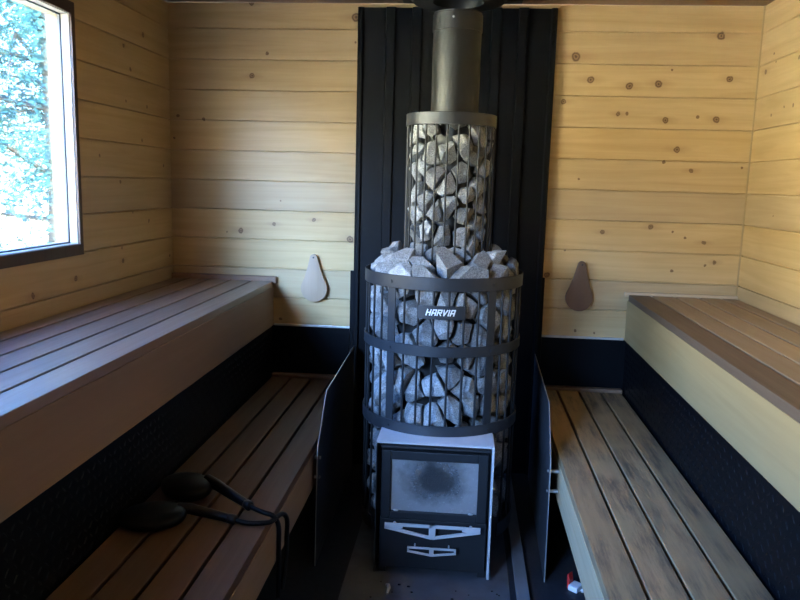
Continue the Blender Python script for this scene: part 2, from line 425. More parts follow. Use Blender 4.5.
# wall and door behind the camera, unseen, dark to hold down bounce light
DX0, DX1, DZ1 = -0.30, 0.46, 1.86
mb = MB()
boarding(mb, 'x', YF, -1, XL - 0.07, DX0, 0.0, ZC)
boarding(mb, 'x', YF, -1, DX1, XR + 0.07, 0.0, ZC)
boarding(mb, 'x', YF, -1, DX0, DX1, DZ1, ZC)
structure(mb.build('wall_front', M['brown_trim']))
structure(MB().box(XL - .07, XR + .07, YF - .07, .07, -0.06, 0.0).build('floor', M['floor_dark']))
mb = MB()
for k in range(28):
    y1 = 0.0 - k * 0.1; y0 = y1 - 0.0975
    if y1 <= YF: break
    mb.box(XL, XR, y0, y1, ZC, ZC + 0.02, 0.002, 1)
mb.box(XL - .07, XR + .07, -2.8, .07, ZC + 0.012, ZC + 0.08)
structure(mb.build('ceiling', M['pine_ceiling']))
structure(MB().box(XL - .07, XR + .07, YF - .07, -2.8, ZC, ZC + 0.08).build('ceiling', M['brown_trim']))  # unseen rear ceiling, darkened to lower the bounce light
# corner bead, right back
structure(MB().box(XR - 0.005, XR, -0.005, 0.0, 0.83, ZC).build('trim_1', M['pine_trim']))

# windows: one beside the high bench, its twin further back beside the camera
W2Y0, W2Y1 = -4.95, -3.2
def window(name, y0, y1, WZ0=WZ0, WZ1=WZ1):
    win = structure(empty(name, (XL, (y0 + y1) / 2, WZ0)))
    cy = (y0 + y1) / 2
    def wbox(mb, x0, x1, ya, yb, z0, z1, bev=0.001):
        return mb.box(x0 - XL, x1 - XL, ya - cy, yb - cy, z0 - WZ0, z1 - WZ0, bev, 1)
    mb = MB()      # thin dark casing on the room side
    c = 0.034
    wbox(mb, XL, XL + .009, y1 - .002, y1 + c - .016, WZ0 - c, WZ1 + c)
    wbox(mb, XL, XL + .009, y0 - c + .016, y0 + .002, WZ0 - c, WZ1 + c)
    wbox(mb, XL, XL + .009, y0, y1, WZ0 - c, WZ0 + .002)
    wbox(mb, XL, XL + .009, y0, y1, WZ1 - .002, WZ1 + c)
    structure(mb.build('window_casing', M['brown_trim'], win))
    def lining(m, xa, xb, t):
        wbox(m, xa, xb, y1 - t, y1, WZ0, WZ1, 0.0005); wbox(m, xa, xb, y0, y0 + t, WZ0, WZ1, 0.0005)
        wbox(m, xa, xb, y0 + t, y1 - t, WZ0, WZ0 + t, 0.0005); wbox(m, xa, xb, y0 + t, y1 - t, WZ1 - t, WZ1, 0.0005)
    mb = MB(); lining(mb, XL - .028, XL, 0.004)
    structure(mb.build('window_jamb', M['pale_trim'], win))
    mb = MB(); lining(mb, XL - .038, XL - .028, 0.008)
    structure(mb.build('window_gasket', M['gasket'], win))
    mb = MB(); lining(mb, XL - .075, XL - .038, 0.005)
    structure(mb.build('window_frame', M['pine_trim'], win))
    mb = MB(); wbox(mb, XL - .035, XL - .031, y0 + .004, y1 - .004, WZ0 + .004, WZ1 - .004, 0)
    structure(mb.build('window_pane', M['glass'], win))
window('window_1', WY0, WY1)
window('window_2', W2Y0, W2Y1, 0.85, 1.86)

# dark plank door behind the camera
dr = structure(empty('door_1', ((DX0 + DX1) / 2, YF, 0)))
w = (DX1 - DX0) / 2
structure(MB().box(-w, w, -.05, -.01, 0.0, DZ1, .002).build('door_leaf', M['brown_trim'], dr))

# black wainscot on the back wall with its pale cap strip
TRZ = 0.615
structure(MB().box(-0.70, -0.345, -.006, 0, 0.0, TRZ).build('trim_2', M['black_plate']))
structure(MB().box(0.49, 0.85, -.006, 0, 0.0, TRZ).build('trim_3', M['black_plate']))
structure(MB().box(-0.68, -0.335, -.011, 0, TRZ, TRZ + .009, .002).build('trim_4', M['alu_strip']))
structure(MB().box(0.485, 0.834, -.011, 0, TRZ, TRZ + .009, .002).build('trim_5', M['alu_strip']))

# ------------------------------------------------------------------ benches
def tread_bumps(mb, axis, plane, out, u0, u1, z0, z1, pitch=0.026):
    """raised lozenges of diamond tread plate, turned alternately"""
    b = bmesh.new()
    i = 0
    u = u0 + pitch / 2
    while u < u1:
        j = 0; z = z0 + pitch / 2
        while z < z1 - 0.006:
            a = R(45) if (i + j) % 2 else R(-45)
            L, W, H = 0.0095, 0.0034, 0.0012
            vs = []
            for du, dz in ((L, 0), (0, W), (-L, 0), (0, -W)):
                uu = u + du * math.cos(a) - dz * math.sin(a); z2 = z + du * math.sin(a) + dz * math.cos(a)
                vs.append(b.verts.new((plane, uu, z2) if axis == 'x' else (uu, plane, z2)))
            tips = []
            for s in (-.55, .55):
                uu = u + s * L * math.cos(a); z2 = z + s * L * math.sin(a)
                tips.append(b.verts.new((plane + out * H, uu, z2) if axis == 'x' else (uu, plane + out * H, z2)))
            lo, hi = tips
            b.faces.new((vs[0], vs[1], hi)); b.faces.new((vs[1], lo, hi)); b.faces.new((vs[1], vs[2], lo))
            b.faces.new((vs[2], vs[3], lo)); b.faces.new((vs[3], hi, lo)); b.faces.new((vs[3], vs[0], hi))
            z += pitch; j += 1
        u += pitch; i += 1
    bmesh.ops.recalc_face_normals(b, faces=b.faces[:])
    me = bpy.data.meshes.new('tmp'); b.to_mesh(me); b.free(); mb.bm.from_mesh(me); bpy.data.meshes.remove(me)

def board_run(parent, x_edges, y0, y1, z_top, th, mats, gap=0.009):
    for (a, b), m in zip(x_edges, mats):
        w = b - a - gap
        o = MB().box(-w / 2, w / 2, y0, y1, -th, 0, 0.0025).build('seat_board', m, parent)
        o.location = ((a + b) / 2 - parent.location.x, -parent.location.y, z_top - parent.location.z)

BY = -2.75      # near end of the benches, behind the lower picture edge
UZ, LZ, FZ, LFZ = 0.813, 0.393, 0.615, 0.249

def upper_bench(name, label, wall, edge, inward, board_m, first_m, fascia_m, strip_m, strip_z):
    """inward: +1 when the room lies at larger x than the bench"""
    t = empty(name, ((wall + edge) / 2, 0, 0)); tag(t, label, 'bench')
    cx = t.location.x
    s = inward
    xs = [edge - s * 0.095 * k for k in range(5)] + [wall + s * 0.004]
    pr = [tuple(sorted((xs[k], xs[k + 1]))) for k in range(5)]
    board_run(t, pr, BY, -0.022, UZ, 0.026, [first_m] + [board_m] * 4)
    f0, f1 = sorted((edge - s * 0.004, edge - s * 0.026))
    f = MB().box(f0 - cx, f1 - cx, BY, -0.004, FZ, UZ - 0.026, 0.002).build('fascia', fascia_m, t)
    f['label'] = 'plywood fascia board'
    a, b = sorted((wall, edge + s * 0.012))
    MB().box(a - cx, b - cx, -0.022, 0, UZ - 0.01, UZ + strip_z, 0.006, 3).build('back_strip', strip_m, t)
    p0, p1 = sorted((edge - s * 0.010, edge - s * 0.018))
    mb = MB().box(p0 - cx, p1 - cx, BY, -0.008, 0.0, FZ)
    tread_bumps(mb, 'x', edge - s * 0.010 - cx, s, BY + .02, -0.03, LZ - 0.03, FZ)
    k = mb.build('riser_plate', M['black_plate'], t); k['label'] = 'black diamond tread plate riser'
    x0, x1 = sorted((wall, edge - s * 0.03))
    for y in (-0.06, -0.95, -1.85, -2.7):
        mb = MB()
        mb.box(x0 - cx, x1 - cx, y - .04, y, UZ - 0.126, UZ - 0.028)
        xa, xb = sorted((edge - s * .03, edge - s * .07)); mb.box(xa - cx, xb - cx, y - .04, y, 0, UZ - .126)
        xa, xb = sorted((wall, wall + s * .04)); mb.box(xa - cx, xb - cx, y - .04, y, 0, UZ - .126)
        mb.build('support_frame', M['pine_ceiling'], t)
    return t

XUL, XUR = -0.679, 0.834
upper_bench('upper_bench', 'high sauna bench with brown boards under the window', XL, XUL, 1,
            M['seat_left_up'], M['seat_left_up'], M['fascia_left'], M['strip_brown'], 0.021)
upper_bench('upper_bench', 'high sauna bench with pale plywood front against the yellow pine wall away from the window', XR, XUR, -1,
            M['seat_right_up'], M['seat_right_edge'], M['fascia_right'], M['strip_pale'], 0.012)

def lower_bench(name, label, outer, edge, inward, board_m, fascia_m, strip_m, y_near):
    t = empty(name, ((outer + edge) / 2, 0, 0)); tag(t, label, 'bench')
    cx = t.location.x; s = inward
    w = abs(edge - outer) / 4
    xs = [edge - s * w * k for k in range(5)]
    board_run(t, [tuple(sorted((xs[k], xs[k + 1]))) for k in range(4)], y_near, -0.042, LZ, 0.026, [board_m] * 4)
    f0, f1 = sorted((edge - s * 0.003, edge - s * 0.025))
    f = MB().box(f0 - cx, f1 - cx, y_near, -0.042, LFZ, LZ - 0.026, 0.002).build('fascia', fascia_m, t)
    a, b = sorted((outer, edge - s * 0.026))
    MB().box(a - cx, b - cx, -0.041, -0.007, LZ - 0.02, LZ + 0.012, 0.003).build('back_strip', strip_m, t)
    for y in (-0.1, -0.98, -1.75, -2.55):
        mb = MB()
        x0, x1 = sorted((outer + s * .01, edge - s * .03))
        mb.box(x0 - cx, x1 - cx, y - .045, y, LZ - .115, LZ - .027)
        xa, xb = sorted((edge - s * .16, edge - s * .205)); mb.box(xa - cx, xb - cx, y - .045, y, 0, LZ - .115)
        mb.build('trestle', M['stove_black'], t)
    return t
XLL, XLR = -0.319, 0.472
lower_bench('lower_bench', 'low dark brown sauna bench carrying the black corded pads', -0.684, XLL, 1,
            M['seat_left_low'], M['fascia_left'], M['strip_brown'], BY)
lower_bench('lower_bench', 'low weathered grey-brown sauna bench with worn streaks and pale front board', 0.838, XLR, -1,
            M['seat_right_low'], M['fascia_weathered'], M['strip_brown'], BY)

# ------------------------------------------------------------------ wooden vent covers on the back wall
def vent_cover(label, x, z_top, h, w, tilt, m):
    t = empty('vent_cover', (x, 0, z_top - 0.02)); tag(t, label, 'vent cover'); t.rotation_euler = (0, tilt, 0)
    rb, rt = w / 2, 0.017
    zb, zt = -(h - 0.02) + rb, 0.02 - rt
    # pear outline: two circles joined by their common tangents, sides slightly hollow
    pts = []
    sina = (rb - rt) / (zt - zb); a = math.asin(sina)
    for k in range(15):
        q = -a + 0 + (math.pi + 2 * a) * k / 14       # round the bottom from right to left
        ang = a - (math.pi + 2 * a) * k / 14
        pts.append((rb * math.cos(ang), zb + rb * math.sin(ang)))
    pl = (-rt * math.cos(a), zt + rt * math.sin(a)); pb = pts[-1]
    for k in (1, 2, 3):
        f = k / 4; pts.append((pb[0] + (pl[0] - pb[0]) * f + 0.004 * math.sin(math.pi * f), pb[1] + (pl[1] - pb[1]) * f))
    for k in range(9):
        ang = math.pi - a - (math.pi - 2 * a) * k / 8
        pts.append((rt * math.cos(ang), zt + rt * math.sin(ang)))
    pr, p0 = pts[-1], pts[0]
    for k in (1, 2, 3):
        f = k / 4; pts.append((pr[0] + (p0[0] - pr[0]) * f - 0.004 * math.sin(math.pi * f), pr[1] + (p0[1] - pr[1]) * f))
    MB().prism(pts, -0.024, -0.004, 'xz', 0.003).build('cover_board', m, t, smooth=40)
    MB().cyl((0, 0.0, 0.006), (0, -0.0262, 0.006), 0.0035, 12).build('pivot_screw', M['stove_black'], t)
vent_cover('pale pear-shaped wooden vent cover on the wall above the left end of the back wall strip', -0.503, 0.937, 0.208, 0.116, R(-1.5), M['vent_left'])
vent_cover('shade-darkened pear-shaped wooden vent cover on the yellow wall beside the high bench', 0.639, 0.947, 0.212, 0.114, R(1.5), M['vent_shaded'])
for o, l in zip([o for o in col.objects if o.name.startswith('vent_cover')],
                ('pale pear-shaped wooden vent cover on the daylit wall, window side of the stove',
                 'shade-darkened pear-shaped wooden vent cover on the yellow wall, shaded side of the stove')):
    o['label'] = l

# ------------------------------------------------------------------ heat shield behind the stove
SX = 0.0765
hs = empty('heat_shield', (SX, 0, 0)); tag(hs, 'tall black ribbed metal heat shield on the wall behind the stove', 'heat shield')
def ribbed(x0, x1, first, pitch):
    pts = [(x0, -0.006), (x0, -0.030), (x0 + .008, -0.034), (x0 + .02, -0.034), (x0 + .026, -0.022)]
    x = first
    while x < x1 - 0.03:
        if x > x0 + 0.04:
            pts += [(x - .022, -.022), (x - .017, -.036), (x + .017, -.036), (x + .022, -.022)]
        x += pitch
    pts += [(x1 - .026, -.022), (x1 - .02, -.034), (x1 - .006, -.034), (x1, -.030), (x1, -0.006)]
    return pts
pts = ribbed(-0.402, 0.402, -0.19 - SX, 0.107)
poly = pts + [(p[0], p[1] + 0.002) for p in pts[::-1]]
MB().prism(poly, 0.0, 1.955, 'xy').build('ribbed_sheet', M['black_sheet'], hs)
# lower, slightly wider sheet at the foot of the shield
MB().box(-0.418, -0.396, -0.020, -0.006, 0.0, 0.872, 0.002).build('side_flange', M['black_sheet'], hs)
MB().box(0.396, 0.412, -0.020, -0.006, 0.0, 0.872, 0.002).build('side_flange', M['black_sheet'], hs)

# ------------------------------------------------------------------ side guards between stove and benches
def guard(label, xb, xf, s):
    """xb, xf: x at back and front; s = +1 for the guard whose bench lies at larger x"""
    L = math.hypot(xf - xb, 0.9)
    t = empty('side_guard', (xb, -0.05, 0)); tag(t, label, 'heat guard')
    ang = math.atan2(xf - xb, 0.9)
    t.rotation_euler = (0, 0, ang)
    def panel(y_in, y_off):
        return [(-0.0, 0.0), (-0.875, 0.0), (-0.85, 0.375), (-0.845, 0.40), (-0.69, 0.542), (0.0, 0.547)]
    o = MB().prism(panel(0, 0), -0.0015, 0.0015, 'yz').build('panel', M['panel_steel'], t)
    # bright cut edge along the top, slope and front
    e = MB()
    P = [(0.0, 0.547), (-0.69, 0.542), (-0.845, 0.40), (-0.85, 0.375), (-0.875, 0.0)]
    for (a, b) in zip(P, P[1:]):
        d = Vector((b[0] - a[0], b[1] - a[1])).normalized(); n = Vector((-d.y, d.x)) * -0.0016
        e.prism([(a[0], a[1]), (b[0], b[1]), (b[0] + n.x, b[1] + n.y), (a[0] + n.x, a[1] + n.y)], -0.0016, 0.0016, 'yz')
    e.build('cut_edge', M['edge_steel'], t)
    for y, z in ((-0.815, 0.35), (-0.82, 0.285)):
        MB().cyl((s * 0.0015, y, z), (s * (0.015 if s < 0 else 0.031), y, z), 0.006, 12).build('standoff', M['edge_steel'], t)
        MB().cyl((-s * 0.0015, y, z), (-s * 0.005, y, z), 0.005, 12).build('screw', M['edge_steel'], t)
    return t
guard('black sheet metal guard standing between the stove and the dark brown low bench', -0.3155, -0.304, -1)
guard('blue-lit sheet metal guard standing between the stove and the weathered low bench', 0.462, 0.441, 1)

# ------------------------------------------------------------------ chimney collar, flue, ceiling plate
FX, SY = 0.093, -0.63
COLLAR = -0.128
cp = MB().box(-0.138, 0.333, -1.0, -0.055, ZC - 0.012, ZC, 0.002).build('ceiling_plate', M['collar_steel'])
tag(cp, 'flat black square metal plate on the ceiling around the chimney', 'plate')
t = empty('chimney_collar', (FX, SY, ZC - 0.012)); tag(t, 'wide black round collar hanging from the ceiling around the flue pipe', 'chimney collar')
mb = MB(); mb.ring((0, 0), 0.156, 0.083, COLLAR, 0.0, 64, 0.008); mb.build('collar_sleeve', M['collar_steel'], t, smooth=35)
mb = MB(); mb.ring((0, 0), 0.160, 0.154, COLLAR + .012, COLLAR + .03, 64, 0.003); mb.build('collar_band', M['collar_steel'], t, smooth=35)
t = empty('flue_pipe', (FX, SY, 0.94)); tag(t, 'dark grey round steel flue pipe rising from the stone basket to the ceiling', 'flue pipe')
MB().cyl((0, 0, 0), (0, 0, 0.86), 0.079, 64).build('pipe', M['flue_steel'], t, smooth=35)
mb = MB(); mb.ring((0, 0), 0.0815, 0.0785, 0.80, 0.855, 64); mb.build('pipe_socket', M['flue_steel'], t, smooth=35)
MB().ball((-0.012, -0.0815, 0.835), 0.004, sub=2).build('rivet', M['edge_steel'], t)

# ------------------------------------------------------------------ the stove
RC = 0.2645
ROT = R(0.3)
stove = empty('sauna_stove', (SX, SY, 0), ROT)
tag(stove, 'black wood-burning sauna stove with a round stone cage and glass fire door', 'stove')
# rings of the cage: (z0, z1)
for (z0, z1) in ((0.921, 0.963), (0.712, 0.746), (0.448, 0.487), (0.075, 0.125)):
    a0, a1 = (0, 2 * math.pi)
    if z0 < 0.2:
        a0, a1 = R(-90 + 52), R(-90 - 52 + 360)
    o = MB().ring((0, 0), RC + 0.005, RC + 0.001, z0, z1, 96, 0.0012, a0, a1).build('cage_ring', M['cage_steel'], stove, smooth=35)
    if z0 > 0.2:
        for ang in (-36.5, 37.5, 143, 217):
            q = R(ang); p = Vector(((RC + .005) * math.sin(q), -(RC + .005) * math.cos(q), (z0 + z1) / 2))
            d = Vector((math.sin(q), -math.cos(q), 0))
            MB().cyl(p - d * .001, p + d * .003, 0.005, 12).build('rivet', M['cage_steel'], o)
# straps and bars: 34 places round the cage
STEP = 360 / 34
bar_proto = MB().cyl((0, 0, 0.45), (0, 0, 0.955), 0.0038, 8).build('cage_bar', M['bar_steel'], stove, smooth=40)
long_proto = None
first = True
for k in range(34):
    ang = STEP * (k + 0.5) + 0.4
    if ang > 180: ang -= 360
    q = R(ang)
    if k in (3, 30, 13, 20):
        m = MB()
        d0 = 0.015 / RC
        m.ring((0, 0), RC + 0.0008, RC - 0.003, 0.45, 0.955, 4, 0.0008, q - math.pi / 2 - d0, q - math.pi / 2 + d0)
        m.build('cage_strap', M['cage_steel'], stove)
        continue
    if abs(ang) < 50:
        if first: o, first = bar_proto, False
        else:
            o = bar_proto.copy(); col.objects.link(o)
    else:
        if long_proto is None:
            long_proto = MB().cyl((0, 0, 0.078), (0, 0, 0.955), 0.0038, 8).build('cage_bar', M['bar_steel'], stove, smooth=40); o = long_proto
        else:
            o = long_proto.copy(); col.objects.link(o)
    o.parent = stove
    o.location = ((RC - 0.003) * math.sin(q), -(RC - 0.003) * math.cos(q), 0)
# firebox body behind the stones
mb = MB(); mb.cyl((0, 0, 0.03), (0, 0, 0.86), 0.178, 64)
mb.build('firebox_drum', M['dark_inner'], stove, smooth=35)
FW, FF = 0.181, -0.318          # half width and front of the fire door box
FZ1 = 0.452
mb = MB()
mb.box(-FW + .006, FW - .006, FF + 0.055, -0.17, 0.02, 0.20)
mb.box(-FW + .006, -0.145, FF + 0.03, -0.17, 0.20, FZ1 - .012).box(0.145, FW - .006, FF + 0.03, -0.17, 0.20, FZ1 - .012)
mb.box(-0.145, 0.145, FF + 0.03, -0.17, 0.415, FZ1 - .012)
mb.build('firebox', M['stove_black'], stove)
mb = MB()       # pale sheet surround: lip on top with a hollow rear edge, one side sheet coloured lit, one shaded
arc = []
for k in range(13):
    x = -FW + 2 * FW * k / 12
    arc.append((x, -math.sqrt(max((RC + .004) ** 2 - x * x, 0)) + 0.012))
lip = [(-FW - .002, FF - .012), (FW + .002, FF - .012)] + arc[::-1]
mb.prism(lip, FZ1 - 0.002, FZ1 + 0.0015, 'xy')
mb.box(-FW - .002, FW + .002, FF - .012, FF - .009, FZ1 - 0.006, FZ1)
o = mb.build('top_lip', M['light_steel'], stove); o['label'] = 'bright sheet steel lip'
mb = MB(); mb.box(FW - .004, FW + .003, FF - .014, -0.2, 0.012, FZ1 - .002, 0.001); o = mb.build('side_sheet', M['light_steel'], stove)
mb = MB(); mb.box(-FW - .002, -FW, FF - .013, -0.2, 0.012, FZ1 - .002, 0.0005); o = mb.build('side_sheet', M['stove_black'], stove)  # same sheet as opposite, coloured black for its shade
# latch rail under the lip
MB().cyl((-FW + .012, FF - .002, FZ1 - .02), (FW - .010, FF - .002, FZ1 - .02), 0.004, 10).build('latch_rail', M['cage_steel'], stove)
# fire door
door = MB()
dz0, dz1, dw = 0.196, FZ1 - .032, 0.166
gx, gz0, gz1 = 0.137, 0.220, 0.392
f0, f1 = FF - .006, FF + .028
door.box(-dw, -gx, f0, f1, dz0, dz1, .002).box(gx, dw, f0, f1, dz0, dz1, .002)
door.box(-gx, gx, f0, f1, dz0, gz0, .002).box(-gx, gx, f0, f1, gz1, dz1, .002)
door = door.build('fire_door', M['stove_black'], stove); door['label'] = 'black framed fire door with sooty glass'
MB().box(-gx, gx, f0 + .010, f0 + .014, gz0, gz1).build('door_glass', M['sooty_glass'], door)
MB().box(-gx, gx, f1 - .002, f1, gz0, gz1).build('dark_backing', M['charcoal'], door)  # black sheet behind the glass, standing in for the dark firebox cavity
mb = MB()
for x, z in ((-.118, .217), (.118, .217)):
    mb.ball((x, f0 - .001, z + .008), 0.005, (1.8, .6, .7))
mb.build('glass_clip', M['edge_steel'], door)

def pull(name, parent, half, z_end, z_drop, bar, post, y, m, end_h):
    """flat pointed pull: straight upper bar, lower bar dropping to a point, post in the middle"""
    mb = MB()
    def bar_(a, b, wdt):
        a, b = Vector(a), Vector(b); d = (b - a).normalized(); n = Vector((-d.y, d.x)) * wdt / 2
        mb.prism([tuple(a + n), tuple(b + n), tuple(b - n), tuple(a - n)], y - .007, y, 'xz', .001)
    mb.prism([(-half, z_end), (-half * .62, z_end - .001), (-half * .62, z_end - end_h * .9), (-half, z_end - end_h)], y - .007, y, 'xz', .001)
    mb.prism([(half, z_end), (half * .62, z_end - .001), (half * .62, z_end - end_h * .9), (half, z_end - end_h)], y - .007, y, 'xz', .001)
    bar_((-half * .7, z_end - bar * .5), (half * .7, z_end - bar * .5), bar)
    bar_((-half, z_end - end_h + bar * .4), (0, z_end - z_drop + bar * .4), bar)
    bar_((half, z_end - end_h + bar * .4), (0, z_end - z_drop + bar * .4), bar)
    mb.box(-post / 2, post / 2, y - .007, y, z_end - z_drop + .002, z_end, .001)
    for x in (-half * .8, half * .8):
        mb.cyl((x, y - .001, z_end - end_h * .5), (x, y + .020, z_end - end_h * .5), .005, 10)
    return mb.build(name, m, parent)
o = pull('door_handle', door, 0.151, 0.188, 0.047, 0.0095, 0.021, FF - .018, M['light_steel'], 0.018); o['label'] = 'pale pointed steel door handle'
dwr = MB().box(-FW + .012, FW - .012, FF + .0, FF + .05, 0.026, 0.192, .002).build('ash_drawer', M['stove_black'], stove)
mb = MB()
def frame_pull(mb, half, z1, end_h, drop, b, y, post):
    def bar_(a, c, wdt):
        a, c = Vector(a), Vector(c); d = (c - a).normalized(); n = Vector((-d.y, d.x)) * wdt / 2
        mb.prism([tuple(a + n), tuple(c + n), tuple(c - n), tuple(a - n)], y - .006, y, 'xz', .0008)
    bar_((-half, z1 - b / 2), (half, z1 - b / 2), b); bar_((-half + b / 2, z1), (-half + b / 2, z1 - end_h), b); bar_((half - b / 2, z1), (half - b / 2, z1 - end_h), b)
    bar_((-half, z1 - end_h), (0, z1 - drop), b); bar_((half, z1 - end_h), (0, z1 - drop), b)
    mb.box(-post / 2, post / 2, y - .006, y, z1 - drop, z1, .0008)
    for x in (-half * .7, half * .7): mb.cyl((x, y - .001, z1 - b / 2), (x, y + .024, z1 - b / 2), .0025, 8)
frame_pull(mb, 0.077, 0.114, 0.015, 0.026, 0.006, FF - .022, 0.014)
o = mb.build('drawer_handle', M['light_steel'], dwr); o['label'] = 'pale steel drawer handle'
for x in (-FW + .02, FW - .02):
    MB().box(x - .012, x + .012, FF + .02, FF + .05, 0.0, 0.026).build('stove_foot', M['stove_black'], stove)
for a in (35, 145):
    MB().cyl((.15 * math.cos(R(a)), .15 * math.sin(R(a)), 0), (.15 * math.cos(R(a)), .15 * math.sin(R(a)), .032), .014, 12).build('stove_foot', M['stove_black'], stove)
# nameplate with its lettering, curved with the cage
np_c = 0.006      # its centre angle
def on_cage(u, z, r):
    q = u / RC + np_c
    return Vector((r * math.sin(q), -r * math.cos(q), z))
def curved_box(mb, u0, u1, z0, z1, r0, r1, n=8):
    b = bmesh.new(); rows = []
    for i in range(n + 1):
        u = u0 + (u1 - u0) * i / n
        rows.append([b.verts.new(on_cage(u, z, r)) for r, z in ((r0, z0), (r1, z0), (r1, z1), (r0, z1))])
    for A, B in zip(rows, rows[1:]):
        for k in range(4): b.faces.new((A[k], B[k], B[(k + 1) % 4], A[(k + 1) % 4]))
    b.faces.new(rows[0]); b.faces.new(rows[-1][::-1])
    mb.merge(b)
mb = MB(); curved_box(mb, -0.072, 0.076, 0.833, 0.876, RC + .0012, RC + .0035)
plate = mb.build('nameplate', M['cage_steel'], stove); plate['label'] = 'small dark nameplate with white lettering'
GLY = {'H': [((0, 0), (0, 1)), ((1, 0), (1, 1)), ((0, .5), (1, .5))],
       'A': [((0, 0), (.12, 1)), ((.12, 1), (1, 1)), ((1, 0), (1, 1)), ((0, .4), (1, .4))],
       'R': [((0, 0), (0, 1)), ((0, 1), (1, 1)), ((1, 1), (1, .5)), ((0, .5), (1, .5)), ((.45, .5), (1, 0))],
       'V': [((0, 1), (.35, 0)), ((.35, 0), (1, 1))],
       'I': [((0, 0), (0, 1))]}
mb = MB()
x = -0.046; H = 0.0165; Wd = 0.0108; zb = 0.8465; th = 0.0036
for ch in 'HARVIA':
    for (a, b) in GLY[ch]:
        pa = Vector((x + a[0] * Wd + a[1] * H * .28, zb + a[1] * H)); pb = Vector((x + b[0] * Wd + b[1] * H * .28, zb + b[1] * H))
        d = (pb - pa).normalized(); n = Vector((-d.y, d.x)) * th / 2; e = d * th / 2
        bm_ = bmesh.new()
        quad = [pa - e + n, pb + e + n, pb + e - n, pa - e - n]
        v0 = [bm_.verts.new(on_cage(p.x, p.y, RC + .0034)) for p in quad]; v1 = [bm_.verts.new(on_cage(p.x, p.y, RC + .0046)) for p in quad]
        bm_.faces.new(v1); bm_.faces.new(v0[::-1])
        for i in range(4): bm_.faces.new((v0[i], v0[(i + 1) % 4], v1[(i + 1) % 4], v1[i]))
        mb.merge(bm_)
    x += (Wd + 0.0062) if ch != 'I' else 0.0062
mb.build('lettering', M['white_paint'], plate)

# upper stone basket round the flue
RU = 0.147
UX = 0.0835
ub = empty('flue_stone_basket', (UX, SY, 0.98), R(2)); tag(ub, 'slim round steel stone basket of thin bars around the flue pipe', 'stone basket')
MB().ring((0, 0), RU + .003, RU - .001, 0.458, 0.497, 72, 0.0012).build('basket_ring', M['cage_steel'], ub, smooth=35)
MB().ring((0, 0), RU + .002, RU - .001, -0.035, -0.02, 72, 0.0012).build('basket_ring', M['cage_steel'], ub, smooth=35)
proto = None
for k in range(25):
    q = R(360 / 25 * k + 9.5)
    if proto is None:
        o = proto = MB().cyl((0, 0, -0.03), (0, 0, 0.49), 0.0032, 8).build('basket_bar', M['bar_steel'], ub, smooth=40)
    else:
        o = proto.copy(); col.objects.link(o)
    o.parent = ub
    o.location = ((RU - .003) * math.sin(q), -(RU - .003) * math.cos(q), 0)

# ------------------------------------------------------------------ stones: close-packed angular rubble
rng = np.random.default_rng(11)
def half_space_hull(planes):
    """vertices of the convex body {x: n.x <= d}"""
    N = np.array([p[0] for p in planes]); D = np.array([p[1] for p in planes])
    n = len(D)
    I, J, K = np.array([(i, j, k) for i in range(n) for j in range(i + 1, n) for k in range(j + 1, n)]).T
    A = np.stack([N[I], N[J], N[K]], 1); B = np.stack([D[I], D[J], D[K]], 1)
    det = np.linalg.det(A); ok = np.abs(det) > 1e-4
    X = np.linalg.solve(A[ok], B[ok][..., None])[..., 0]
    return X[((X @ N.T) <= D + 1e-7).all(1)]

def make_stone(name, pts, centre, bev):
    b = bmesh.new()
    P = np.unique(np.round(pts - centre, 5), axis=0)
    for p in P: b.verts.new(p)
    r = bmesh.ops.convex_hull(b, input=b.verts[:])
    dead = [v for v in b.verts if not v.link_faces]
    if dead: bmesh.ops.delete(b, geom=dead, context='VERTS')
    bmesh.ops.remove_doubles(b, verts=b.verts[:], dist=0.003)
    bmesh.ops.dissolve_limit(b, angle_limit=R(6), verts=b.verts[:], edges=b.edges[:])
    bmesh.ops.bevel(b, geom=b.edges[:], offset=bev, segments=1, profile=0.5, affect='EDGES', clamp_overlap=True)
    bmesh.ops.triangulate(b, faces=b.faces[:])
    bmesh.ops.subdivide_edges(b, edges=[e for e in b.edges if e.calc_length() > 0.016], cuts=1)
    # chipped, uneven surface
    from mathutils import noise
    off = Vector(rng.uniform(-50, 50, 3))
    for v in b.verts:
        d = noise.noise_vector(v.co * 30 + off) * 0.0042 + noise.noise_vector(v.co * 85 + off) * 0.0018
        v.co += d - v.co.normalized() * 0.0022
    bmesh.ops.recalc_face_normals(b, faces=b.faces[:])
    me = bpy.data.meshes.new(name); b.to_mesh(me); b.free()
    me.materials.append(M['stone'])
    me.shade_smooth(); me.set_sharp_from_angle(angle=R(18))
    o = bpy.data.objects.new(name, me); col.objects.link(o); o.location = centre
    return o

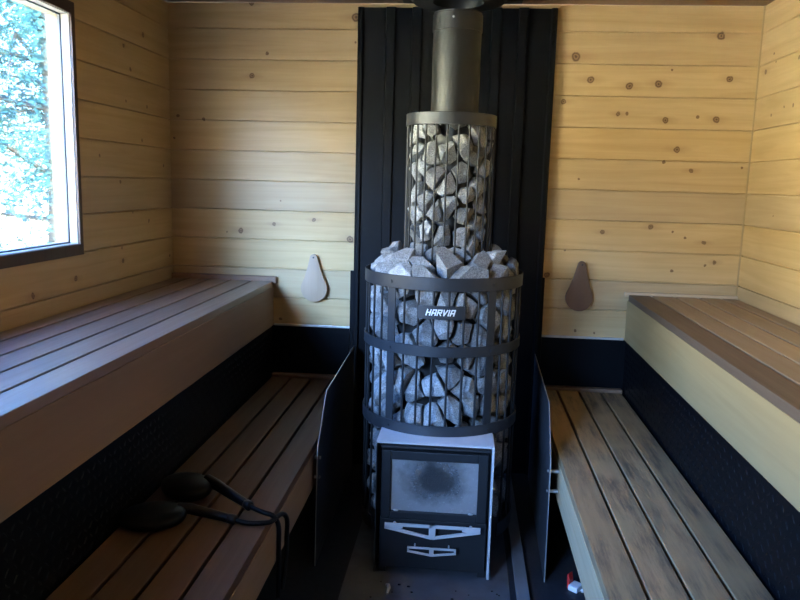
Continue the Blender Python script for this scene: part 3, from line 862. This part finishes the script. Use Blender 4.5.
def pack(centre, r_in, r_out, r_seed, z0, z1, spacing, ang_ok, stretch=1.25, tries=6000, depth_jit=0.008, base=0.0):
    """random stones filling one layer behind the bars of a round cage; returns [(angle, z, planes)]"""
    seeds = []
    for _ in range(tries):
        q = rng.uniform(-150, 150); z = rng.uniform(z0 - .06, z1 + .06)
        p = (R(q) * r_out, z / stretch)
        if all((p[0] - s[0]) ** 2 + (p[1] - s[1]) ** 2 > (spacing * s[4]) ** 2 for s in seeds):
            seeds.append((p[0], p[1], q, z, rng.uniform(.85, 1.2)))
    P = np.array([((r_seed + rng.uniform(-depth_jit, depth_jit)) * math.sin(R(s[2])), -r_seed * math.cos(R(s[2])), s[3]) for s in seeds])
    out = []
    for i, s in enumerate(seeds):
        if not ang_ok(s[2], s[3]) or not (z0 - .035 < s[3] < z1 + .035): continue
        c = P[i]; pl = []
        d = np.linalg.norm(P - c, axis=1)
        for j in np.argsort(d)[1:13]:
            v = P[j] - c; L = np.linalg.norm(v); n = v / L
            n2 = n
            pl.append((n2, n2 @ c + L / 2 - rng.choice([.0008, .0015, .004, .008])))
        ra = np.array((math.sin(R(s[2])), -math.cos(R(s[2])), 0)); tg = np.array((math.cos(R(s[2])), math.sin(R(s[2])), 0)); up = np.array((0, 0, 1.0))
        pl.append((-ra, -r_in))
        pl.append((ra, r_out))
        for a in range(4):          # broken outer face
            k1, k2 = rng.uniform(-1.0, 1.0, 2)
            n = ra + tg * k1 + up * k2; n /= np.linalg.norm(n)
            pl.append((n, n @ c + (r_out - r_seed) * rng.uniform(.6, 1.0)))
        for a in range(2):          # chipped corners
            n = rng.normal(size=3); n /= np.linalg.norm(n)
            pl.append((n, n @ c + spacing * rng.uniform(.46, .6)))
        pl.append((up, z1 + 0.004)); pl.append((-up, -z0))
        X = half_space_hull(pl)
        if len(X) < 5 or np.ptp(X, 0).max() < 0.02: continue
        out.append((s[2], s[3], X, c))
    return [(q, z, X + np.array([centre[0], centre[1], 0]), c + np.array([centre[0], centre[1], 0])) for q, z, X, c in out]

ORD = ['first', 'second', 'third', 'fourth', 'fifth', 'sixth', 'seventh', 'eighth', 'ninth', 'tenth', 'eleventh', 'twelfth', 'thirteenth', 'fourteenth', 'fifteenth', 'sixteenth']
def column_word(q):
    # straps stand at -36.7 and 37.5 degrees
    if q < -37:
        return ORD[min(int((-37 - q) // STEP), 9)] + ' gap left of left strap'
    if q > 37.5:
        return ORD[min(int((q - 37.5) // STEP), 9)] + ' gap right of right strap'
    return ORD[min(int((q + 37) // STEP), 6)] + ' gap right of left strap'

def link_stones(items, name, cat, group, label_of, bev=0.0025):
    bucket = {}
    for it in items: bucket.setdefault(label_of(it), []).append(it)
    for lab, its in bucket.items():
        its.sort(key=lambda it: -it[1])
        for i, it in enumerate(its):
            if len(its) == 1: w_ = ''
            elif len(its) == 2: w_ = (', upper one', ', lower one')[i]
            else: w_ = ', uppermost' if i == 0 else ', lowest' if i == len(its) - 1 else ', ' + ORD[i] + ' down'
            o = make_stone(name, it[2], it[3], bev)
            tag(o, lab + w_, cat, group)

cage = pack((SX, SY), 0.182, RC - 0.009, 0.226, 0.462, 0.932, 0.062, lambda q, z: abs(q) < 104)
def lab_cage(it):
    q, z = it[0], it[1]
    tier = 'above middle ring' if z > 0.729 else 'below middle ring'
    return f'caged stone {tier}, {column_word(q)}'
link_stones(cage, 'stove_stone', 'stone', 'grey stones packed in the stove cage', lab_cage)
low = pack((SX, SY), 0.186, RC - 0.009, 0.23, 0.13, 0.445, 0.062, lambda q, z: 50 < abs(q) < 100)
def lab_low(it):
    side = 'weathered bench' if it[0] > 0 else 'brown bench'
    return f'caged stone beside the fire door, {side} side'
link_stones(low, 'stove_stone', 'stone', 'grey stones at the foot of the cage', lab_low)
upper = pack((UX, SY), 0.091, RU - 0.008, 0.113, 0.985, 1.445, 0.052, lambda q, z: abs(q) < 106, tries=5000, depth_jit=.005)
# a few lie proud of the top ring beside the pipe
def lab_up(it):
    k = max(0, min(15, int((it[0] + 106) // 14.4)))
    return f'stone in slim flue basket, {ORD[k]} bar gap from its left edge'
link_stones(upper, 'basket_stone', 'stone', 'grey stones packed in the flue basket', lab_up, 0.0022)

# heap on top of the cage
def heap():
    seeds = []
    for _ in range(4000):
        q = rng.uniform(-150, 150); r = rng.choice([rng.uniform(.214, .238), rng.uniform(.176, .195)])
        p = np.array((r * math.sin(R(q)), -r * math.cos(R(q))))
        if all(np.linalg.norm(p - s[0]) > 0.047 * s[4] for s in seeds):
            seeds.append((p, q, r, 0, rng.uniform(.8, 1.3)))
    out = []
    P = np.array([(s[0][0], s[0][1], 0.965 + (0.24 - s[2]) * 0.55) for s in seeds])
    for i, (p, q, r, _, k) in enumerate(seeds):
        if abs(q) > 112: continue
        c = P[i]; pl = []
        d = np.linalg.norm(P - c, axis=1)
        for j in np.argsort(d)[1:11]:
            v = P[j] - c; L = np.linalg.norm(v); n = v / L
            pl.append((n, n @ c + L / 2 - rng.choice([.0005, .001, .003])))
        ra = np.array((math.sin(R(q)), -math.cos(R(q)), 0)); up = np.array((0, 0, 1.0)); tg = np.array((math.cos(R(q)), math.sin(R(q)), 0))
        ztop = 0.988 + (0.255 - r) * 0.72 + rng.uniform(-.016, .018)
        pl += [(ra, 0.252), (-ra, -0.159), (-up, -0.938)]
        for a in range(3):
            k1, k2 = rng.uniform(-1.0, 1.0, 2)
            n = up + tg * k1 + ra * (k2 + .35); n /= np.linalg.norm(n)
            top = np.array((c[0], c[1], ztop))
            pl.append((n, n @ top + rng.uniform(-.008, .006)))
        pl.append((up, ztop + .012))
        X = half_space_hull(pl)
        if len(X) < 5 or np.ptp(X, 0).max() < 0.025: continue
        out.append((q, r, X + np.array([SX, SY, 0]), c + np.array([SX, SY, 0])))
    return out
H_ = heap()
for row, test in (('outer row', lambda r: r > .21), ('inner row', lambda r: r <= .21)):
    sel = sorted([h for h in H_ if test(h[1])], key=lambda h: h[0])
    for i, h in enumerate(sel):
        if h[0] < 0: pos = f'{ORD[sum(1 for g in sel if h[0] < g[0] < 0)]} left of its front'
        else: pos = f'{ORD[sum(1 for g in sel if 0 <= g[0] < h[0])]} right of its front'
        o = make_stone('heaped_stone', h[2], h[3], 0.0028)
        tag(o, f'heaped stone atop the cage, {row}, {pos}', 'stone', 'stones heaped on top of the cage')

# ------------------------------------------------------------------ floor items
t = MB().box(-0.195, 0.327, -1.75, -0.05, 0.0, 0.0015).build('floor_plate', M['floor_plate']); tag(t, 'grey metal floor plate under the stove', 'floor plate')
for o in [stove]: o.location.z = 0.0016
t = MB().box(0.346, 0.386, -1.75, -0.06, 0.0, 0.012, 0.002).build('floor_strip', M['floor_strip']); tag(t, 'narrow pale strip on the floor between plate and guard', 'floor strip')
mb = MB()
rr = random.Random(5)
for k in range(26):
    x = rr.uniform(-0.1, 0.3); y = rr.uniform(-1.3, -0.99); s = rr.uniform(.002, .0055)
    mb.ball((x, y, 0.0015 + s * .5), s, (1.2, .9, .6), 1)
o = mb.build('ash_crumbs', M['charcoal']); tag(o, 'black charcoal crumbs scattered on the floor plate before the stove', 'ash'); o['kind'] = 'stuff'
o = MB().tube([(-0.058, -1.02, 0.006), (-0.05, -1.03, 0.011), (-0.047, -1.045, 0.012), (-0.05, -1.07, 0.006)], [.004, .006, .006, .003], 8).build('wood_chip', M['pale_chip'])
tag(o, 'small pale curled wood chip on the floor plate before the ash drawer', 'wood chip')
t = empty('plastic_clip', (0.532, -0.955, 0)); tag(t, 'small red and white plastic clip on the dark floor by the weathered low bench', 'clip'); t.rotation_euler = (0, 0, R(-38))
MB().box(-.012, .02, -.02, .02, 0.0, .018, .003).build('clip_body', M['white_plastic'], t)
o = MB().prism([(-.02, 0.0), (-.012, 0.0), (-.012, .03), (-.017, .05), (-.022, .045)], -.012, .012, 'xz', .002).build('clip_tab', M['red_plastic'], t); o['label'] = 'red tab'
MB().ball((.028, 0, .006), .006).build('clip_tip', M['white_plastic'], t)

# ------------------------------------------------------------------ black corded pads on the low bench
def pad(label, c, a, rx, ry, handle, cord, drop):
    """flat oval head, tapering handle, collar and a cord that hangs over the bench edge"""
    t = empty('corded_pad', (c[0], c[1], LZ)); tag(t, label, 'corded pad', None)
    b = bmesh.new(); bmesh.ops.create_uvsphere(b, u_segments=40, v_segments=20, radius=1.0)
    for v in b.verts:
        v.co.z = math.copysign(abs(v.co.z) ** 0.75, v.co.z)
    mb = MB(); mb.merge(b, Matrix.Translation((0, 0, drop)) @ Matrix.Rotation(a, 4, 'Z') @ Matrix.Diagonal((rx, ry, drop * .98, 1)))
    mb.build('head', M['black_rubber'], t, smooth=60)
    def rel(p): return (p[0] - c[0], p[1] - c[1], p[2] - LZ)
    n = len(handle)
    MB().tube([rel(p[:3]) for p in handle], [p[3] for p in handle], 16).build('handle', M['black_plastic'], t, smooth=60)
    p, q = Vector(rel(handle[-1][:3])), Vector(rel(handle[-2][:3])); d = (p - q).normalized()
    MB().tube([p - d * .012, p - d * .010, p + d * .008, p + d * .012], [.010, .0125, .0125, .008], 16).build('collar', M['black_plastic'], t, smooth=60)
    # smooth the cord
    P = [Vector(rel(x)) for x in cord]; S = []
    for i in range(len(P) - 1):
        p0, p1, p2, p3 = P[max(i - 1, 0)], P[i], P[i + 1], P[min(i + 2, len(P) - 1)]
        for k in range(6):
            u = k / 6
            S.append(0.5 * ((2 * p1) + (-p0 + p2) * u + (2 * p0 - 5 * p1 + 4 * p2 - p3) * u * u + (-p0 + 3 * p1 - 3 * p2 + p3) * u ** 3))
    S.append(P[-1])
    MB().tube(S, .0065, 10).build('cord', M['black_rubber'], t, smooth=60)
    return t
pad('black oval-headed pad on the brown low bench, farther one, its handle lying on top', (-0.583, -1.31), R(-35), 0.078, 0.062,
    [(-0.535, -1.285, .43, .018), (-0.50, -1.305, .428, .015), (-0.44, -1.355, .424, .0125), (-0.385, -1.40, .420, .011)],
    [(-0.385, -1.40, .420), (-0.36, -1.418, .419), (-0.335, -1.428, .4165), (-0.312, -1.428, .409), (-0.300, -1.42, .378), (-0.2985, -1.425, .32), (-0.2985, -1.425, .26), (-0.2985, -1.43, .19)], 0.028)
pad('black oval-headed pad on the brown low bench, nearer one, half under the other', (-0.600, -1.487), R(20), 0.080, 0.066,
    [(-0.555, -1.447, .422, .016), (-0.525, -1.439, .419, .014), (-0.46, -1.448, .412, .0125), (-0.41, -1.456, .407, .011)],
    [(-0.41, -1.456, .407), (-0.37, -1.458, .4005), (-0.33, -1.452, .4005), (-0.312, -1.44, .4005), (-0.298, -1.395, .40), (-0.290, -1.372, .375), (-0.2935, -1.36, .32), (-0.2945, -1.365, .26), (-0.2985, -1.395, .19)], 0.024)

# ------------------------------------------------------------------ outside: ground, trees
structure(MB().box(-7, 20, -50, 60, -0.75, -0.7).build('ground', M['ground']))
structure(MB().box(-90, -7, -80, 60, -0.76, -0.7).build('bounce_field', M['bounce_ground']))  # far ground made extra pale to bounce sunlight onto the walls
def tree(name, label, x, y, z0, h, crown_r, crown_z, n, leaf, m, seed):
    rr = random.Random(seed)
    t = empty(name, (x, y, z0)); tag(t, label, 'tree', 'trees outside the window')
    tr = MB(); tr.tube([(0, 0, 0), (.05, .03, h * .35), (-.04, .06, h * .7), (0, 0, h)], [.13, .1, .06, .015], 10)
    tr.build('trunk', M['bark'], t, smooth=60)
    br = MB(); tips = []
    for k in range(46):
        zz = crown_z + (h - crown_z) * (k / 46) ** 1.0
        a = rr.uniform(0, 2 * math.pi); L = crown_r * (1.05 - 0.75 * k / 46) * rr.uniform(.7, 1.1)
        p0 = Vector((0, 0, zz)); p1 = Vector((L * .5 * math.cos(a), L * .5 * math.sin(a), zz + L * rr.uniform(-.05, .25))); p2 = Vector((L * math.cos(a + .15), L * math.sin(a + .15), zz + L * rr.uniform(-.3, .2)))
        br.tube([p0, p1, p2], [.028, .016, .005], 5)
        tips.append((p0, p1, p2))
    br.build('branches', M['bark'], t, smooth=60)
    b = bmesh.new()
    for k in range(n):
        p0, p1, p2 = rr.choice(tips); u = rr.uniform(.15, 1.08)
        p = (p0.lerp(p1, u * 2) if u < .5 else p1.lerp(p2, u * 2 - 1)) + Vector((rr.gauss(0, .22), rr.gauss(0, .22), rr.gauss(-.05, .17)))
        L = leaf * rr.uniform(.6, 1.3); W = L * .42
        q = Matrix.Rotation(rr.uniform(0, 6.28), 3, 'Z') @ Matrix.Rotation(rr.gauss(0, .7), 3, 'X') @ Matrix.Rotation(rr.gauss(0, .6), 3, 'Y')
        vs = [b.verts.new(p + q @ Vector(v)) for v in ((L, 0, 0), (0, W, L * .12), (-L, 0, 0), (0, -W, L * .12))]
        b.faces.new(vs)
    me = bpy.data.meshes.new('foliage'); b.to_mesh(me); b.free(); me.materials.append(m)
    o = bpy.data.objects.new('foliage', me); col.objects.link(o); o.parent = t
    return t
tree('leafy_tree', 'blue-green leafy tree nearest the window pane, thin twigs showing', -3.4, 3.0, -0.7, 5.2, 1.7, 0.9, 26000, .032, M['leaf_teal'], 1)
tree('leafy_tree', 'pale green leafy tree seen lower through the window, farther off', -7.4, 6.2, -0.7, 4.2, 2.2, 0.6, 26000, .042, M['leaf_green'], 2)
tree('leafy_tree', 'tall blue-green tree filling the upper part of the window view', -7.0, 11.5, -0.7, 7.5, 2.6, 1.0, 26000, .056, M['leaf_teal'], 3)

# ------------------------------------------------------------------ light: sky, and a sun falling on the trees from across the roof
SKY, GAP, SUN, WARM = 23.0, 12.0, 180.0, 31.0
wd = bpy.data.worlds.new('sky'); sc.world = wd; wd.use_nodes = True
nt = wd.node_tree
bg = nt.nodes['Background']
tc = nt.nodes.new('ShaderNodeTexCoord'); sp = nt.nodes.new('ShaderNodeSeparateXYZ'); nt.links.new(tc.outputs['Generated'], sp.inputs[0])
rp = nt.nodes.new('ShaderNodeValToRGB'); nt.links.new(sp.outputs[2], rp.inputs[0])
el = rp.color_ramp.elements
el[0].position = 0.0; el[0].color = (0.6, 0.72, 0.85, 1)
el[1].position = 0.7; el[1].color = (0.09, 0.29, 1.0, 1)
e = el.new(0.22); e.color = (0.20, 0.44, 1.0, 1)
# a bright gap in the clouds, low in the sky
dt = nt.nodes.new('ShaderNodeVectorMath'); dt.operation = 'DOT_PRODUCT'; nt.links.new(tc.outputs['Generated'], dt.inputs[0])
dt.inputs[1].default_value = Vector((-0.43, -0.90, 0.31)).normalized()
gp = nt.nodes.new('ShaderNodeMapRange'); gp.interpolation_type = 'SMOOTHSTEP'
gp.inputs['From Min'].default_value = math.cos(R(15)); gp.inputs['From Max'].default_value = math.cos(R(5)); nt.links.new(dt.outputs['Value'], gp.inputs['Value'])
# warm glow added along the horizon, open side, to light the right wall
def mnode(op, a, b=None):
    n = nt.nodes.new('ShaderNodeMath'); n.operation = op
    for i, v in enumerate((a, b)):
        if v is None: continue
        if isinstance(v, (int, float)): n.inputs[i].default_value = v
        else: nt.links.new(v, n.inputs[i])
    return n.outputs[0]
dh = nt.nodes.new('ShaderNodeVectorMath'); dh.operation = 'DOT_PRODUCT'; nt.links.new(tc.outputs['Generated'], dh.inputs[0]); dh.inputs[1].default_value = (-0.93, -0.37, 0)
def mrange(v, a, b):
    n = nt.nodes.new('ShaderNodeMapRange'); n.interpolation_type = 'SMOOTHSTEP'
    n.inputs['From Min'].default_value = a; n.inputs['From Max'].default_value = b; nt.links.new(v, n.inputs['Value']); return n.outputs[0]
hz = mnode('MULTIPLY', mrange(dh.outputs['Value'], 0.1, 0.75), mnode('SUBTRACT', 1.0, mrange(sp.outputs[2], 0.10, 0.30)))
mh = nt.nodes.new('ShaderNodeMix'); mh.data_type = 'RGBA'; mh.clamp_result = False
nt.links.new(hz, mh.inputs[0]); nt.links.new(rp.outputs[0], mh.inputs[6]); mh.inputs[7].default_value = (*[WARM / SKY * c for c in (1.0, 0.91, 0.63)], 1)
mg = nt.nodes.new('ShaderNodeMix'); mg.data_type = 'RGBA'; mg.clamp_result = False
nt.links.new(gp.outputs[0], mg.inputs[0]); nt.links.new(mh.outputs[2], mg.inputs[6]); mg.inputs[7].default_value = (*[GAP * c for c in (0.28, 0.50, 1.0)], 1)
nt.links.new(mg.outputs[2], bg.inputs['Color'])
bg.inputs['Strength'].default_value = SKY
sun = bpy.data.lights.new('sun', 'SUN'); sun.energy = SUN; sun.angle = R(1.0); sun.color = (1.0, 0.94, 0.84)
so = bpy.data.objects.new('sun', sun); col.objects.link(so)
so.rotation_euler = Vector((-0.6, 0.25, -0.75)).to_track_quat('-Z', 'Y').to_euler()
# portals help the renderer find the sky through the window
for nm, loc, rot, sx_, sy_ in (('window_portal', (XL - .09, (WY0 + WY1) / 2, (WZ0 + WZ1) / 2), (R(90), 0, R(-90)), WY1 - WY0, WZ1 - WZ0),
                           ('window_portal', (XL - .09, (W2Y0 + W2Y1) / 2, 1.355), (R(90), 0, R(-90)), W2Y1 - W2Y0, 1.01)):
    a = bpy.data.lights.new(nm, 'AREA'); a.shape = 'RECTANGLE'; a.size = sx_; a.size_y = sy_; a.cycles.is_portal = True
    o = bpy.data.objects.new(nm, a); col.objects.link(o); o.location = loc; o.rotation_euler = rot

# ------------------------------------------------------------------ camera
cd = bpy.data.cameras.new('camera'); cam = bpy.data.objects.new('camera', cd); col.objects.link(cam)
cd.sensor_width = 36; cd.lens = 739.27 / 800 * 36; cd.clip_start = 0.02
fw = Vector((-0.083073, 0.984272, -0.155911)); rt = Vector((0.99574, 0.088264, 0.026666)); up = Vector((-0.040008, 0.153032, 0.987411))
cam.matrix_world = Matrix(((rt.x, up.x, -fw.x, 0.14177), (rt.y, up.y, -fw.y, -3.16034), (rt.z, up.z, -fw.z, 1.25), (0, 0, 0, 1)))
sc.camera = cam
sc.view_settings.view_transform = 'Standard'; sc.view_settings.look = 'None'
sc.view_settings.exposure = 0.0; sc.view_settings.gamma = 1.0; sc.view_settings.use_curve_mapping = False
sc.cycles.use_denoising = True; sc.cycles.sample_clamp_indirect = 60
sc.cycles.max_bounces = 16; sc.cycles.diffuse_bounces = 2; sc.cycles.glossy_bounces = 6; sc.cycles.transparent_max_bounces = 16
